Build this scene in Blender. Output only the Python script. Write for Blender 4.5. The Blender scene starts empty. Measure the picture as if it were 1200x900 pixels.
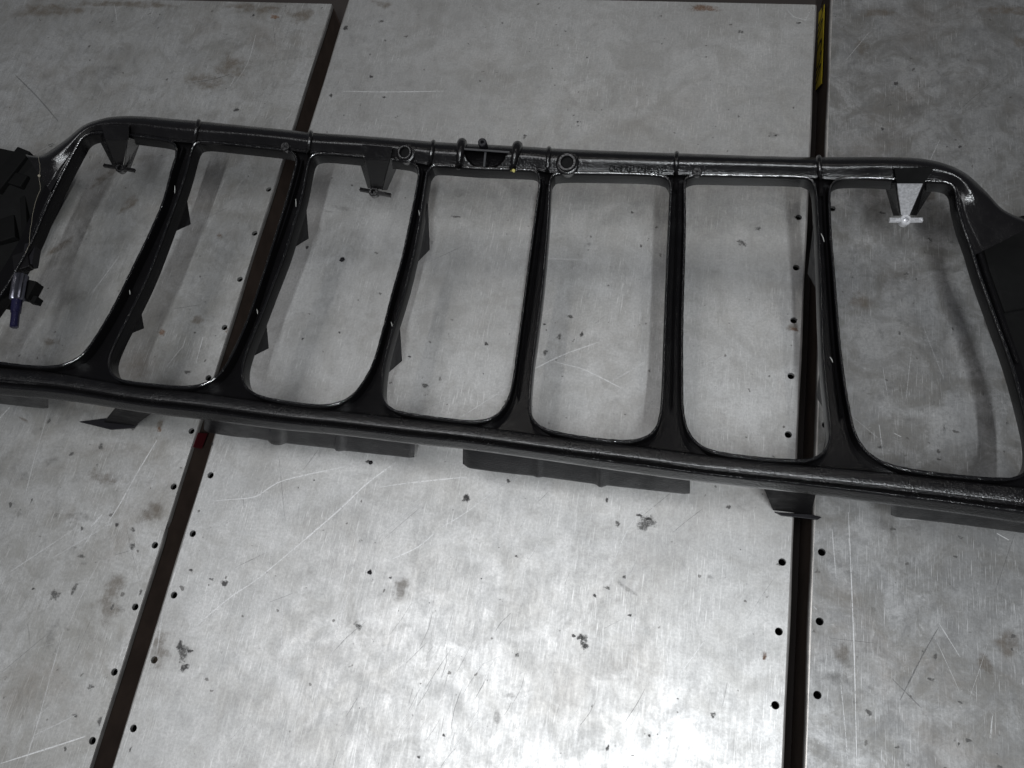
import bpy, math, random
from mathutils import Matrix, Vector
from mathutils.geometry import delaunay_2d_cdt
random.seed(7)
scene = bpy.context.scene
col = scene.collection

# ------------------------------------------------------------------ camera
F = 950.0                                   # focal length for a 1200 px wide frame
CAM = Vector((0.07631, -0.26879, 0.75263))
RX = Vector((0.97818885, 0.16370065, -0.12786193))
RY = Vector((0.10612238, -0.92301083, -0.36985004))
RZ = Vector((-0.17856263, 0.34821418, -0.92025120))
cd = bpy.data.cameras.new('camera'); cam = bpy.data.objects.new('camera', cd); col.objects.link(cam)
cd.sensor_width = 36; cd.lens = 36 * F / 1200; cd.clip_start = .01; cd.clip_end = 50
m = Matrix.Identity(4)
for i in range(3):
    m[i][0] = RX[i]; m[i][1] = -RY[i]; m[i][2] = -RZ[i]; m[i][3] = CAM[i]
cam.matrix_world = m
scene.camera = cam

# ------------------------------------------------------------------ world, lamps, exposure
w = bpy.data.worlds.new('World'); scene.world = w; w.use_nodes = True
bg = w.node_tree.nodes['Background']; bg.inputs['Color'].default_value = (.80, .86, 1.0, 1); bg.inputs['Strength'].default_value = .05

def lamp(name, loc, sx, sy, power, colour):
    l = bpy.data.lights.new(name, 'AREA'); l.shape = 'RECTANGLE'; l.size = sx; l.size_y = sy
    l.energy = power; l.color = colour
    o = bpy.data.objects.new(name, l); o.location = loc; col.objects.link(o)
    return o
# twin ceiling tubes over the bench, running along its seams, and a broad light added for the sheets' glow, widened to blur its shadows
lamp('ceiling_tube_lamp', (.46, -1.32, 2.4), .035, 1.2, 62, (.93, .97, 1))
lamp('added_glow_lamp', (-.50, -.42, 2.4), 1.4, 1.1, 23, (.98, .985, 1))
lamp('far_ceiling_tube_lamp', (-.55, 1.75, 2.4), .05, 1.2, 2.8, (1, .97, .92))
lamp('far_ceiling_tube_lamp', (.50, 1.75, 2.4), .05, 1.2, 2.8, (1, .97, .92))
vs = scene.view_settings
vs.view_transform = 'Standard'; vs.look = 'None'; vs.exposure = .10; vs.gamma = 1; vs.use_curve_mapping = False

# ------------------------------------------------------------------ survey helpers (photo measurement -> metres)
def ray(px, py):
    a = (px - 600) / F; b = (py - 450) / F
    return RX * a + RY * b + RZ
def on_z(px, py, z=0.0):
    d = ray(px, py); t = (z - CAM.z) / d.z
    return CAM + d * t
def on_x(px, py, x):
    d = ray(px, py); t = (x - CAM.x) / d.x
    return CAM + d * t
GC, GT = -.11318, .01149                     # grille centre and turn on the bench
YT, YB = .1938, -.0459
def surf(x, y):                              # height of the grille's rear face: bowed both ways
    dx = x - GC
    c, s = math.cos(GT), math.sin(GT)
    S = dx * c + y * s; Y = -dx * s + y * c
    t = (YT + .05 * S * S - Y) / (YT - YB)
    b = 4 * t * (1 - t); b = max(b, -.6)
    return .100 - .0189 * S + .0574 * (Y - .074) + .0263 * S * S - .0104 * b
def on_g(px, py, dz=0.0):
    z = .1 + dz
    for _ in range(12):
        p = on_z(px, py, z); z = surf(p.x, p.y) + dz
    return Vector((p.x, p.y, z))

# ------------------------------------------------------------------ mesh helpers
class MB:
    def __init__(self): self.v = []; self.f = []; self.fade = {}
    def vert(self, p): self.v.append(tuple(p)); return len(self.v) - 1
    def poly(self, pts): self.f.append([self.vert(p) for p in pts])
    def loft(self, rings, ring_closed=False, path_closed=False, caps=False):
        idx = [[self.vert(p) for p in r] for r in rings]
        n = len(rings); k = len(rings[0])
        for i in range(n if path_closed else n - 1):
            a, b = idx[i], idx[(i + 1) % n]
            for j in range(k if ring_closed else k - 1):
                self.f.append([a[j], a[(j + 1) % k], b[(j + 1) % k], b[j]])
        if caps and ring_closed:
            self.f.append(idx[0][::-1]); self.f.append(idx[-1])
    def tube(self, path, r, n=10, caps=True):
        rings = []
        for i, p in enumerate(path):
            a = path[max(i - 1, 0)]; b = path[min(i + 1, len(path) - 1)]
            t = (b - a).normalized()
            u = t.cross(Vector((0.13, 0.31, 1))).normalized(); w_ = t.cross(u)
            rr = r[i] if isinstance(r, (list, tuple)) else r
            rings.append([p + (u * math.cos(2 * math.pi * k / n) + w_ * math.sin(2 * math.pi * k / n)) * rr for k in range(n)])
        self.loft(rings, True, False, caps)
    def slab(self, pts, off):
        """prism: polygon pts extruded by vector off"""
        a = [self.vert(p) for p in pts]; b = [self.vert(Vector(p) + off) for p in pts]
        n = len(a)
        self.f.append(a[:]); self.f.append(b[::-1])
        for i in range(n): self.f.append([a[i], b[i], b[(i + 1) % n], a[(i + 1) % n]])
    def lathe(self, c, axis, prof, n=28):
        axis = axis.normalized(); u = axis.cross(Vector((.2, 1, .1))).normalized(); w_ = axis.cross(u)
        rings = [[c + axis * h + (u * math.cos(2 * math.pi * k / n) + w_ * math.sin(2 * math.pi * k / n)) * max(r, 1e-5) for k in range(n)] for r, h in prof]
        self.loft(rings, True)
    def box(self, c, ax, ay, az):
        P = lambda i, j, k: c + ax * i + ay * j + az * k
        self.loft([[P(-1, -1, k), P(1, -1, k), P(1, 1, k), P(-1, 1, k)] for k in (-1, 1)], True, False, True)
    def build(self, name, mat, parent=None, smooth=True, angle=35, bevel=0):
        me = bpy.data.meshes.new(name); me.from_pydata(self.v, [], self.f); me.update()
        import bmesh
        bm = bmesh.new(); bm.from_mesh(me); bmesh.ops.recalc_face_normals(bm, faces=bm.faces)
        if bevel:
            es = [e for e in bm.edges if len(e.link_faces) == 2 and e.calc_face_angle(0) > .6]
            bmesh.ops.bevel(bm, geom=es, offset=bevel, segments=2, affect='EDGES', profile=.6)
        for fc in bm.faces: fc.smooth = smooth
        for e in bm.edges:
            if len(e.link_faces) == 2 and e.calc_face_angle(0) > math.radians(angle): e.smooth = False
        bm.to_mesh(me); bm.free()
        me.materials.append(mat)
        if self.fade:
            at = me.attributes.new('fade', 'FLOAT', 'POINT')
            for i in range(len(me.vertices)): at.data[i].value = self.fade.get(i, 1.0)
        o = bpy.data.objects.new(name, me); col.objects.link(o)
        if parent: o.parent = parent
        return o

def tag(o, label=None, cat=None, group=None, kind=None):
    for k, v in (('label', label), ('category', cat), ('group', group), ('kind', kind)):
        if v: o[k] = v
    return o
def empty(name):
    o = bpy.data.objects.new(name, None); col.objects.link(o); o.empty_display_size = .05
    return o
def cr(pts, step, closed=False):
    """Catmull-Rom through 2D points, resampled at about `step`"""
    P = [Vector(p) for p in pts]; n = len(P); out = []
    rng = n if closed else n - 1
    g = (lambda i: P[i % n]) if closed else (lambda i: P[min(max(i, 0), n - 1)])
    for i in range(rng):
        a, b, c, d = g(i - 1), g(i), g(i + 1), g(i + 2)
        k = max(1, int((c - b).length / step))
        for j in range(k):
            t = j / k
            out.append(.5 * ((2 * b) + (c - a) * t + (2 * a - 5 * b + 4 * c - d) * t * t + (3 * b - a - 3 * c + d) * t ** 3))
    if not closed: out.append(P[-1])
    return out
def lerp_tab(tab, x):
    if x <= tab[0][0]: return tab[0][1]
    for (a, b), (c, d) in zip(tab, tab[1:]):
        if x <= c: return b + (d - b) * (x - a) / (c - a)
    return tab[-1][1]

# ------------------------------------------------------------------ materials
class N:
    def __init__(self, name):
        self.m = bpy.data.materials.new(name); self.m.use_nodes = True
        self.t = self.m.node_tree; self.b = self.t.nodes['Principled BSDF']; self.out = self.t.nodes['Material Output']
        self.co = self.t.nodes.new('ShaderNodeTexCoord')
    def node(self, typ, **kw):
        n = self.t.nodes.new(typ)
        for k, v in kw.items(): setattr(n, k, v)
        return n
    def link(self, a, b): self.t.links.new(a, b)
    def mapped(self, scale=(1, 1, 1), rot=(0, 0, 0), loc=(0, 0, 0)):
        mp = self.node('ShaderNodeMapping'); mp.inputs['Scale'].default_value = scale; mp.inputs['Rotation'].default_value = rot; mp.inputs['Location'].default_value = loc
        self.link(self.co.outputs['Object'], mp.inputs['Vector']); return mp.outputs['Vector']
    def noise(self, vec, scale, detail=4, rough=.6, dist=0):
        n = self.node('ShaderNodeTexNoise'); n.inputs['Scale'].default_value = scale; n.inputs['Detail'].default_value = detail
        n.inputs['Roughness'].default_value = rough; n.inputs['Distortion'].default_value = dist
        self.link(vec, n.inputs['Vector']); return n.outputs['Fac']
    def rng(self, val, a, b, c, d, smooth=True):
        n = self.node('ShaderNodeMapRange'); n.interpolation_type = 'SMOOTHSTEP' if smooth else 'LINEAR'
        for i, x in enumerate((a, b, c, d)): n.inputs[i + 1].default_value = x
        self.link(val, n.inputs[0]); return n.outputs[0]
    def mix(self, fac, a, b):
        n = self.node('ShaderNodeMix', data_type='RGBA')
        for s, v in ((n.inputs[0], fac), (n.inputs[6], a), (n.inputs[7], b)):
            if isinstance(v, (int, float)): s.default_value = v
            elif isinstance(v, tuple): s.default_value = (*v, 1)
            else: self.link(v, s)
        return n.outputs[2]
    def math(self, op, a, b):
        n = self.node('ShaderNodeMath', operation=op)
        for s, v in zip(n.inputs, (a, b)):
            if isinstance(v, (int, float)): s.default_value = v
            else: self.link(v, s)
        return n.outputs[0]
    def bump(self, h, strength, dist=.001):
        n = self.node('ShaderNodeBump'); n.inputs['Strength'].default_value = strength; n.inputs['Distance'].default_value = dist
        self.link(h, n.inputs['Height']); self.link(n.outputs[0], self.b.inputs['Normal']); return n
    def set(self, **kw):
        for k, v in kw.items():
            s = self.b.inputs[k.replace('_', ' ')]
            if isinstance(v, tuple): s.default_value = (*v, 1)
            elif isinstance(v, (int, float)): s.default_value = v
            else: self.link(v, s)

def sheet_mat(name, lo, hi, brown, mottle, seed, rough, cloud):
    n = N(name); off = (seed * 3.1, seed * 1.7, 0)
    v = n.mapped(loc=off)
    vs_ = n.mapped(scale=(9, 1.1, 1), loc=off)                     # rolling streaks along the sheet
    vd = n.mapped(scale=(7, .8, 1), rot=(0, 0, math.radians(-38)), loc=off)
    big = n.noise(v, 5, 6, .62, .3)
    mid = n.noise(v, 38, 6, .68, .6)
    fine = n.noise(v, 420, 3, .7)
    st = n.noise(vs_, 30, 5, .7)
    dg = n.noise(vd, 55, 5, .75)
    c = n.mix(n.rng(big, .3, .7, 0, 1), lo, hi)
    c = n.mix(n.rng(mid, .35, .62, mottle, 0), c, tuple(x * .55 for x in lo))
    c = n.mix(n.rng(st, .45, .75, 0, .22), c, tuple(min(1, x * 1.25) for x in hi))
    c = n.mix(n.rng(dg, .60, .78, 0, .25), c, tuple(min(1, x * 1.3) for x in hi))
    cl = n.noise(n.mapped(loc=(seed * 2.3, 4, 0)), 24, 7, .70, .8)
    c = n.mix(n.rng(cl, .40, .66, 0, cloud), c, tuple(x * k for x, k in zip(lo, (.66, .64, .60))))
    cl2 = n.noise(n.mapped(loc=(seed * 7.3, 1, 0)), 78, 6, .74, .6)
    c = n.mix(n.rng(cl2, .50, .70, 0, cloud * .85), c, tuple(x * .62 for x in lo))
    c = n.mix(n.rng(cl2, .42, .28, 0, cloud * .5), c, tuple(min(1, x * 1.25) for x in hi))
    br = n.noise(n.mapped(loc=(seed * 5, 2, 0)), 7, 6, .65, .5)
    c = n.mix(n.rng(br, .50, .74, 0, brown), c, (.16, .115, .075))
    sp = n.noise(n.mapped(loc=(seed, 9, 0)), 120, 2, .5)
    c = n.mix(n.rng(sp, .70, .76, 0, .75), c, (.06, .055, .05))
    c = n.mix(n.rng(fine, .3, .7, 0, .34), c, tuple(x * .5 for x in lo))
    for ang, sc_, lo_, am in ((-58, 90, .58, .50), (-75, 120, .60, .45), (20, 80, .62, .40), (-30, 70, .60, .40)):
        hz = n.noise(n.mapped(scale=(1, .045, 1), rot=(0, 0, math.radians(ang)), loc=off), sc_ * 11, 3, .6)
        pat = n.noise(n.mapped(loc=(ang, seed, 0)), 12, 3, .6)
        c = n.mix(n.math('MULTIPLY', n.rng(hz, lo_, lo_ + .12, 0, am), n.rng(pat, .42, .62, 0, 1)), c, tuple(min(1, x * 1.45) for x in hi))
        c = n.mix(n.math('MULTIPLY', n.rng(hz, .40, .28, 0, am * .8), n.rng(pat, .42, .62, 0, 1)), c, tuple(x * .6 for x in lo))
    n.set(Base_Color=c, Metallic=.78)
    r = n.math('ADD', n.rng(mid, .3, .7, rough + .07, rough - .05), n.rng(st, .4, .7, .04, -.05))
    n.set(Roughness=r)
    h = n.math('ADD', n.math('MULTIPLY', st, .35), n.math('ADD', n.math('MULTIPLY', mid, .6), n.math('MULTIPLY', fine, .12)))
    h = n.math('ADD', h, n.math('MULTIPLY', big, 3.0))
    g2 = n.noise(v, 1500, 2, .6)
    h = n.math('ADD', h, n.math('MULTIPLY', g2, .10))
    n.bump(h, .17, .0012)
    return n.m
M = {}
M['sheet_l'] = sheet_mat('worn_sheet_left', (.40, .395, .38), (.58, .58, .575), .45, .38, 1, .49, .52)
M['sheet_m'] = sheet_mat('worn_sheet_middle', (.44, .437, .43), (.58, .58, .575), .16, .22, 2, .48, .38)
M['sheet_r'] = sheet_mat('worn_sheet_right', (.27, .27, .268), (.43, .43, .43), .30, .60, 3, .50, .85)

def plastic(name, base, r0, r1, grain, sparkle=.5, spec=.4):
    n = N(name)
    v = n.mapped()
    a = n.noise(v, 60, 5, .65); g = n.noise(v, 900, 2, .6); b = n.noise(v, 520, 3, .6)
    dust = n.noise(n.mapped(loc=(3, 1, 2)), 22, 6, .7)
    c = n.mix(n.rng(dust, .52, .80, 0, .4), base, tuple(x * 2.2 + .003 for x in base))
    n.set(Base_Color=c, Roughness=n.rng(a, .3, .7, r0, r1)); n.b.inputs['Specular IOR Level'].default_value = spec
    h = n.math('ADD', n.math('MULTIPLY', g, .5), n.math('MULTIPLY', b, sparkle))
    n.bump(h, grain, .0006)
    return n.m
M['apron'] = plastic('grained_black_apron', (.004, .0038, .0048), .28, .42, .5, 1.1, .09)
M['rim'] = plastic('wet_black_rim', (.0035, .0033, .0036), .08, .20, .45, 1.2, 1.0)
M['greasy'] = plastic('greasy_black_rail', (.0045, .0042, .0045), .12, .30, .60, 1.3, .55)
M['foot'] = plastic('dull_black_tab', (.006, .0056, .006), .5, .7, .2, .5, .05)
M['gloss'] = plastic('oily_black_plastic', (.0035, .0033, .0036), .09, .22, .26, 1.0, .20)
M['rail'] = plastic('grained_black_plastic', (.0055, .0051, .0054), .15, .27, .36, 1.3, .42)
M['matte'] = plastic('matte_black_plastic', (.0035, .0035, .0035), .6, .8, .2, .5, .08)
M['grey_plastic'] = plastic('dull_black_flange', (.010, .0096, .0112), .34, .5, .3, .5, .12)
def plain(name, colr, rough=.5, metal=0, noise=.25, scale=60):
    n = N(name); v = n.mapped(); a = n.noise(v, scale, 4, .6)
    n.set(Base_Color=n.mix(n.rng(a, .3, .7, 0, noise), colr, tuple(x * .45 for x in colr)), Roughness=rough, Metallic=metal)
    return n.m
M['brown'] = plain('brown_painted_steel', (.055, .038, .030), .55, 0, .6, 40)
M['dark'] = plain('dark_bench_interior', (.018, .013, .011), .8)
M['floor'] = plain('dark_floor', (.03, .027, .024), .8)
M['yellow'] = plain('yellow_sticker', (.80, .62, .03), .5, 0, .35, 150)
M['ink'] = plain('sticker_ink', (.03, .02, .01), .6)
M['red'] = plain('red_tape', (.06, .004, .007), .5)
M['clip_sheen'] = plain('painted_clip_sheen', (.66, .66, .68), .34, .5, .6, 500)  # pale base colour stands in for the lamp's gleam on this clip
M['latch'] = plain('grey_latch_edge', (.05, .05, .052), .4, 0, .5, 300)  # mottled grey, lighter than the rail plastic
M['steel'] = plain('blued_steel_bolt', (.10, .10, .12), .25, .8, .4, 200)
M['blue_tip'] = plain('dark_blue_plastic_tip', (.012, .011, .035), .22, .3, .4, 200)
M['web'] = plain('pale_cobweb', (.20, .18, .14), .8)
M['residue'] = plain('yellow_residue', (.42, .38, .12), .7)
M['glint'] = plain('painted_glint', (.42, .42, .40), .35)  # pale colour painting the highlight on a clip notch
M['worn_edge'] = plain('worn_sheet_edge', (.46, .44, .42), .38, .7, .5, 90)

def decal(name, colr, scale, lo, hi, rough=.5, metal=0, fmax=1.0):
    n = N(name); v = n.mapped()
    a = n.noise(v, scale, 6, .72)
    at = n.node('ShaderNodeAttribute', attribute_name='fade')
    a = n.math('ADD', a, n.math('MULTIPLY', n.math('SUBTRACT', at.outputs['Fac'], .75), .45))
    n.set(Base_Color=colr, Roughness=rough, Metallic=metal)
    n.set(Alpha=n.math('MULTIPLY', n.rng(a, lo, hi, 0, fmax), n.rng(at.outputs['Fac'], 0, .5, 0, 1)))
    return n.m
M['scratch'] = decal('bright_scratch', (.82, .82, .82), 330, .32, .66, .42, .35, .62)
M['scratch_faint'] = decal('faint_scratch', (.70, .70, .70), 420, .36, .68, .45, .35, .5)
M['scratch_dark'] = decal('dark_scratch', (.10, .10, .10), 420, .36, .66, .5, .2, .45)
M['grime'] = decal('grey_grime', (.07, .068, .065), 300, .40, .68, .6, .1, .7)
M['soot'] = decal('dark_speck', (.028, .026, .026), 420, .32, .62, .6, 0, .75)
M['rust'] = decal('rust_spot', (.13, .055, .018), 300, .38, .70, .7, 0, .55)
M['smear'] = decal('brown_smear', (.10, .075, .05), 70, .38, .80, .6, .1, .46)
M['smear_grey'] = decal('grey_smear', (.12, .115, .11), 110, .40, .85, .6, .1, .36)

# ------------------------------------------------------------------ bench sheets
PITCH = .06
xL1 = on_z(140, 790).x; xM0 = on_z(165, 787).x; xM1 = on_z(925.3, 750).x; xR0 = on_z(947, 750).x
yMend = on_z(907, 4.5).y; yLend = on_z(215, .5).y; yRend = yMend + .06
YN = -.62
ROWS = {'LL': (-.3961, .22555), 'LR': (-.3603, .2422), 'RL': (.1994, .23539), 'RR': (.23265, .24903)}
def row_ys(k): return [ROWS[k][1] - PITCH * i for i in range(0, 13) if ROWS[k][1] - PITCH * i > YN + .02]
HR = .0034
def make_sheet(name, x0, x1, y0, y1, rows, mat):
    """flat top with punched holes, rolled seam edges"""
    mb = MB(); er = .0022
    hw = .0055
    xs = [x0 + er] + sum([[ROWS[r][0] - hw, ROWS[r][0] + hw] for r in rows], []) + [x1 - er]
    seg = list(zip(xs, xs[1:])); seg = [s for s in seg if s[1] - s[0] > 1e-5]
    for a, b in seg:
        r = next((r for r in rows if abs((a + b) / 2 - ROWS[r][0]) < 1e-6), None)
        if r is None:
            mb.poly([(a, y0, 0), (b, y0, 0), (b, y1, 0), (a, y1, 0)]); continue
        xc = ROWS[r][0]; y = y1
        for yc in row_ys(r):
            mb.poly([(a, yc + hw, 0), (b, yc + hw, 0), (b, y, 0), (a, y, 0)])
            n = 24
            ring = [(xc + HR * math.cos(2 * math.pi * k / n), yc + HR * math.sin(2 * math.pi * k / n)) for k in range(n)]
            sq = []
            for k in range(n):
                c_, s_ = math.cos(2 * math.pi * k / n), math.sin(2 * math.pi * k / n); q = hw / max(abs(c_), abs(s_))
                sq.append((xc + c_ * q, yc + s_ * q))
            low = [mb.vert((p[0], p[1], -.004)) for p in ring]
            A = [mb.vert((p[0], p[1], -.0004)) for p in [((q[0] - xc) * .93 + xc, (q[1] - yc) * .93 + yc) for q in ring]]
            B0 = [mb.vert((p[0], p[1], 0)) for p in ring]; B = [mb.vert((p[0], p[1], 0)) for p in sq]
            low = [mb.vert(((p[0] - xc) * .93 + xc, (p[1] - yc) * .93 + yc, -.004)) for p in ring]
            for k in range(n):
                k2 = (k + 1) % n
                mb.f.append([B0[k], B[k], B[k2], B0[k2]]); mb.f.append([A[k], B0[k], B0[k2], A[k2]]); mb.f.append([low[k], A[k], A[k2], low[k2]])
            y = yc - hw
        mb.poly([(a, y0, 0), (b, y0, 0), (b, y, 0), (a, y, 0)])
    top = mb.build(name, mat, None, smooth=False)
    return top
def edge_roll(x, y0, y1, sgn, parent):
    """rolled edge of the sheet along a seam, slightly dented"""
    mb = MB(); rings = []
    er = .0022; n = 140
    for i in range(n + 1):
        y = y0 + (y1 - y0) * i / n
        d = .0005 * math.sin(y * 37 + x * 9) * math.sin(y * 11) + (.0012 * math.exp(-((y - DENT) / .006) ** 2) if sgn > 0 and x < -.2 else 0)
        r = []
        for k in range(6):
            a = math.pi / 2 * k / 5
            r.append((x - sgn * er - 0 + sgn * (er * math.sin(a) - d * math.sin(a)), y, -er * (1 - math.cos(a))))
        r.append((x - sgn * d, y, -.006))
        rings.append(r)
    mb.loft(rings)
    return mb.build('rolled_edge', M['worn_edge'], parent)
DENT = on_z(197, 620).y
def flange(x, y0, y1, parent, sgn):
    mb = MB(); x = x - sgn * .0008
    mb.slab([(x, y0, -.005), (x, y1, -.005), (x, y1, -.06), (x, y0, -.06)], Vector((-sgn * .0012, 0, 0)))
    return mb.build('side_flange', M['brown'], parent, smooth=False)
def end_flange(x0, x1, y, parent):
    mb = MB(); mb.slab([(x0, y, -.0002), (x1, y, -.0002), (x1, y, -.06), (x0, y, -.06)], Vector((0, -.0012, 0)))
    return mb.build('end_flange', M['brown'], parent, smooth=False)
XA, XB = -1.15, .95
specs = [('bench_sheet', XA, xL1, yLend, ['LL'], 'sheet_l', 'brown-stained grey metal bench sheet left of the slanting gap'),
         ('bench_sheet', xM0, xM1, yMend, ['LR', 'RL'], 'sheet_m', 'bright scratched metal bench sheet between the two dark gaps'),
         ('bench_sheet', xR0, XB, yRend, ['RR'], 'sheet_r', 'mottled dull metal bench sheet right of the gap with yellow sticker')]
sheets = []
for i, (nm, x0, x1, y1, rows, mt, lab) in enumerate(specs):
    s = make_sheet(nm, x0, x1, YN, y1, rows, M[mt]); tag(s, lab, 'metal sheet', 'metal sheets of the bench top'); sheets.append(s)
    if i > 0: edge_roll(x0, YN, y1, -1, s); flange(x0, YN, y1, s, -1)
    if i < 2: edge_roll(x1, YN, y1, 1, s); flange(x1, YN, y1, s, 1)
    end_flange(x0, x1, y1, s)
SL, SM, SR = sheets
mb = MB(); mb.slab([(XA, YN, -.062), (XB, YN, -.062), (XB, yRend + .12, -.062), (XA, yRend + .12, -.062)], Vector((0, 0, -.02)))
tag(mb.build('bench_deck', M['dark'], None, smooth=False), kind='structure')
mb = MB(); mb.poly([(-4, -4, -.85), (4, -4, -.85), (4, 4, -.85), (-4, 4, -.85)])
tag(mb.build('floor', M['floor'], None, smooth=False), kind='structure')

# writing -> mesh
def text_mesh(name, s, origin, xdir, ydir, height, width, mat, parent, lift=.0003, depth=.0):
    cu = bpy.data.curves.new('t', 'FONT'); cu.body = s; cu.align_x = 'CENTER'; cu.align_y = 'CENTER'; cu.extrude = depth; cu.resolution_u = 3
    ob = bpy.data.objects.new('t', cu); col.objects.link(ob)
    dg = bpy.context.evaluated_depsgraph_get()
    me = bpy.data.meshes.new_from_object(ob.evaluated_get(dg)); bpy.data.objects.remove(ob)
    xs = [v.co.x for v in me.vertices]; ys = [v.co.y for v in me.vertices]
    sx = width / (max(xs) - min(xs)); sy = height / (max(ys) - min(ys)); ox = (max(xs) + min(xs)) / 2; oy = (max(ys) + min(ys)) / 2
    xdir = xdir.normalized(); zdir = xdir.cross(ydir).normalized(); ydir = zdir.cross(xdir)
    for v in me.vertices:
        v.co = origin + xdir * ((v.co.x - ox) * sx) + ydir * ((v.co.y - oy) * sy) + zdir * (lift + v.co.z)
    me.name = name; me.materials.clear(); me.materials.append(mat)
    o = bpy.data.objects.new(name, me); col.objects.link(o); o.parent = parent
    return o
# yellow sticker on the flange inside the right-hand gap
fx = xR0 - .0014
a, b, c, d = on_x(966.5, 5, fx), on_x(963, 98, fx), on_x(952.5, 110, fx), on_x(956, 20, fx)
mb = MB(); mb.slab([a, b, c, d], Vector((-.0003, 0, 0)))
stk = mb.build('sticker', M['yellow'], SR, smooth=False); stk['label'] = 'yellow sticker with dark lettering'
ctr = (a + b + c + d) / 4
text_mesh('sticker_text', '20-C20', ctr, (b - a), ((a + b) - (c + d)), .66 * (a - d).length, .84 * (b - a).length, M['ink'], stk, .0006)
# red tape on the flange of the left sheet
fx = xL1 + .0010
a, b, c, d = on_x(232, 507, fx), on_x(226, 524, fx), on_x(236, 526, fx), on_x(243, 508, fx)
mb = MB(); mb.slab([a, b, c, d], Vector((.0004, 0, 0)))
mb.build('red_tape', M['red'], SL, smooth=False)

# ---- scratches and stains lying on the sheets
def sheet_of(x): return 0 if x < (xL1 + xM0) / 2 else (1 if x < (xM1 + xR0) / 2 else 2)
def inside(p, i):
    lo = [XA, xM0, xR0][i] + .003; hi = [xL1, xM1, XB][i] - .003
    return lo < p.x < hi and p.y < [yLend, yMend, yRend][i] - .002
coll = {}
LIFT = {'scratch': .00030, 'scratch_faint': .00022, 'scratch_dark': .00026, 'grime': .00018, 'soot': .00034, 'rust': .00038, 'smear': .00010, 'smear_grey': .00014}
def strip(pts, width, kind):
    P = [on_z(*p) for p in cr(pts, 9)]
    i = sheet_of(P[0].x); P = [p for p in P if inside(p, i)]
    rk = (['LL'], ['LR', 'RL'], ['RR'])[i]
    for r in rk:
        for yc in row_ys(r):
            for k, p in enumerate(P):
                if abs(p.x - ROWS[r][0]) < .0048 and abs(p.y - yc) < .0048: P = P[:k]; break
    if len(P) < 2: return
    mb = coll.setdefault((i, kind), MB()); L = []; R_ = []
    n = len(P)
    for k, p in enumerate(P):
        t = (P[min(k + 1, n - 1)] - P[max(k - 1, 0)]); t.z = 0; t.normalize(); nn = Vector((-t.y, t.x, 0))
        wd = width * (.25 + .75 * math.sin(math.pi * (k + .3) / (n - .4)) ** .6) * random.uniform(.6, 1.2) / 2
        L.append(p + nn * wd); R_.append(p - nn * wd)
    z = LIFT[kind] + random.uniform(0, .00003)
    mb.loft([[(a.x, a.y, z), (b.x, b.y, z)] for a, b in zip(L, R_)]); mb.fade[0] = 1.0
def blob(px, py, rx, ry, kind, n=16, rot=0):
    c = on_z(px, py); i = sheet_of(c.x)
    mb = coll.setdefault((i, kind), MB()); sc = (on_z(px + 1, py) - c).length
    z = LIFT[kind] + random.uniform(0, .00003); pts = []; f1, f2, f3 = (random.uniform(0, 6.3) for _ in range(3))
    for k in range(n):
        a = 2 * math.pi * k / n; q = .85 + .16 * math.sin(2 * a + f1) + .12 * math.sin(3 * a + f2) + .08 * math.sin(5 * a + f3) + random.uniform(-.05, .05)
        x, y = rx * q * math.cos(a), ry * q * math.sin(a)
        p = Vector((c.x + sc * (x * math.cos(rot) - y * math.sin(rot)), c.y + sc * (x * math.sin(rot) + y * math.cos(rot)), z))
        if not inside(p, i): p.x = min(max(p.x, [XA, xM0, xR0][i] + .003), [xL1, xM1, XB][i] - .003)
        pts.append(p)
    cz = Vector((c.x, c.y, z)); levels = ((1.25, 0), (.8, .55), (.4, 1))
    idx = []
    for q, fd in levels:
        row = []
        for p in pts:
            k = mb.vert(cz + (p - cz) * q); mb.fade[k] = fd; row.append(k)
        idx.append(row)
    for a_, b_ in zip(idx, idx[1:]):
        for k in range(n): mb.f.append([a_[k], a_[(k + 1) % n], b_[(k + 1) % n], b_[k]])
    mb.f.append(idx[-1])
S_ = lambda w_, *p: strip(p, w_ * .00075, 'scratch')
SF = lambda w_, *p: strip(p, w_ * .00075, 'scratch_faint')
SD = lambda w_, *p: strip(p, w_ * .00075, 'scratch_dark')
S_(2.6, (464, 542), (430, 567), (395, 600), (345, 643)); S_(1.6, (345, 643), (300, 680), (270, 700), (225, 738))
S_(1.6, (250, 587), (275, 585), (300, 582), (325, 566), (357, 557), (404, 547)); S_(1.5, (445, 571), (480, 566), (547, 559))
S_(1.4, (460, 655), (490, 641), (510, 624)); S_(1.3, (518, 618), (550, 598), (582, 573)); SF(1.2, (582, 573), (640, 540))
S_(1.3, (625, 433), (660, 416), (702, 401)); S_(1.5, (682, 432), (705, 443), (728, 455)); S_(1, (650, 424), (682, 432)); SF(1.1, (717, 447), (755, 425))
S_(1.4, (540, 489), (570, 470), (598, 452)); SF(1, (757, 470), (775, 482)); SF(1, (780, 440), (830, 425), (870, 410)); SF(1, (640, 303), (690, 305))
SF(1.2, (331, 580), (325, 600), (312, 680), (300, 720)); SF(1.2, (333, 667), (330, 750), (328, 850)); SF(1.4, (300, 690), (285, 740), (274, 780))
SF(1.2, (232, 608), (222, 645), (214, 690)); SF(1.2, (195, 690), (187, 745), (180, 790)); SF(1.2, (405, 695), (390, 760), (372, 815), (368, 850))
SF(1.3, (415, 665), (398, 735)); S_(.9, (443, 658), (435, 680)); SF(1.2, (470, 715), (460, 780)); SF(1.2, (745, 715), (742, 750), (739, 785)); S_(.9, (830, 745), (810, 772), (793, 795))
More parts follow.
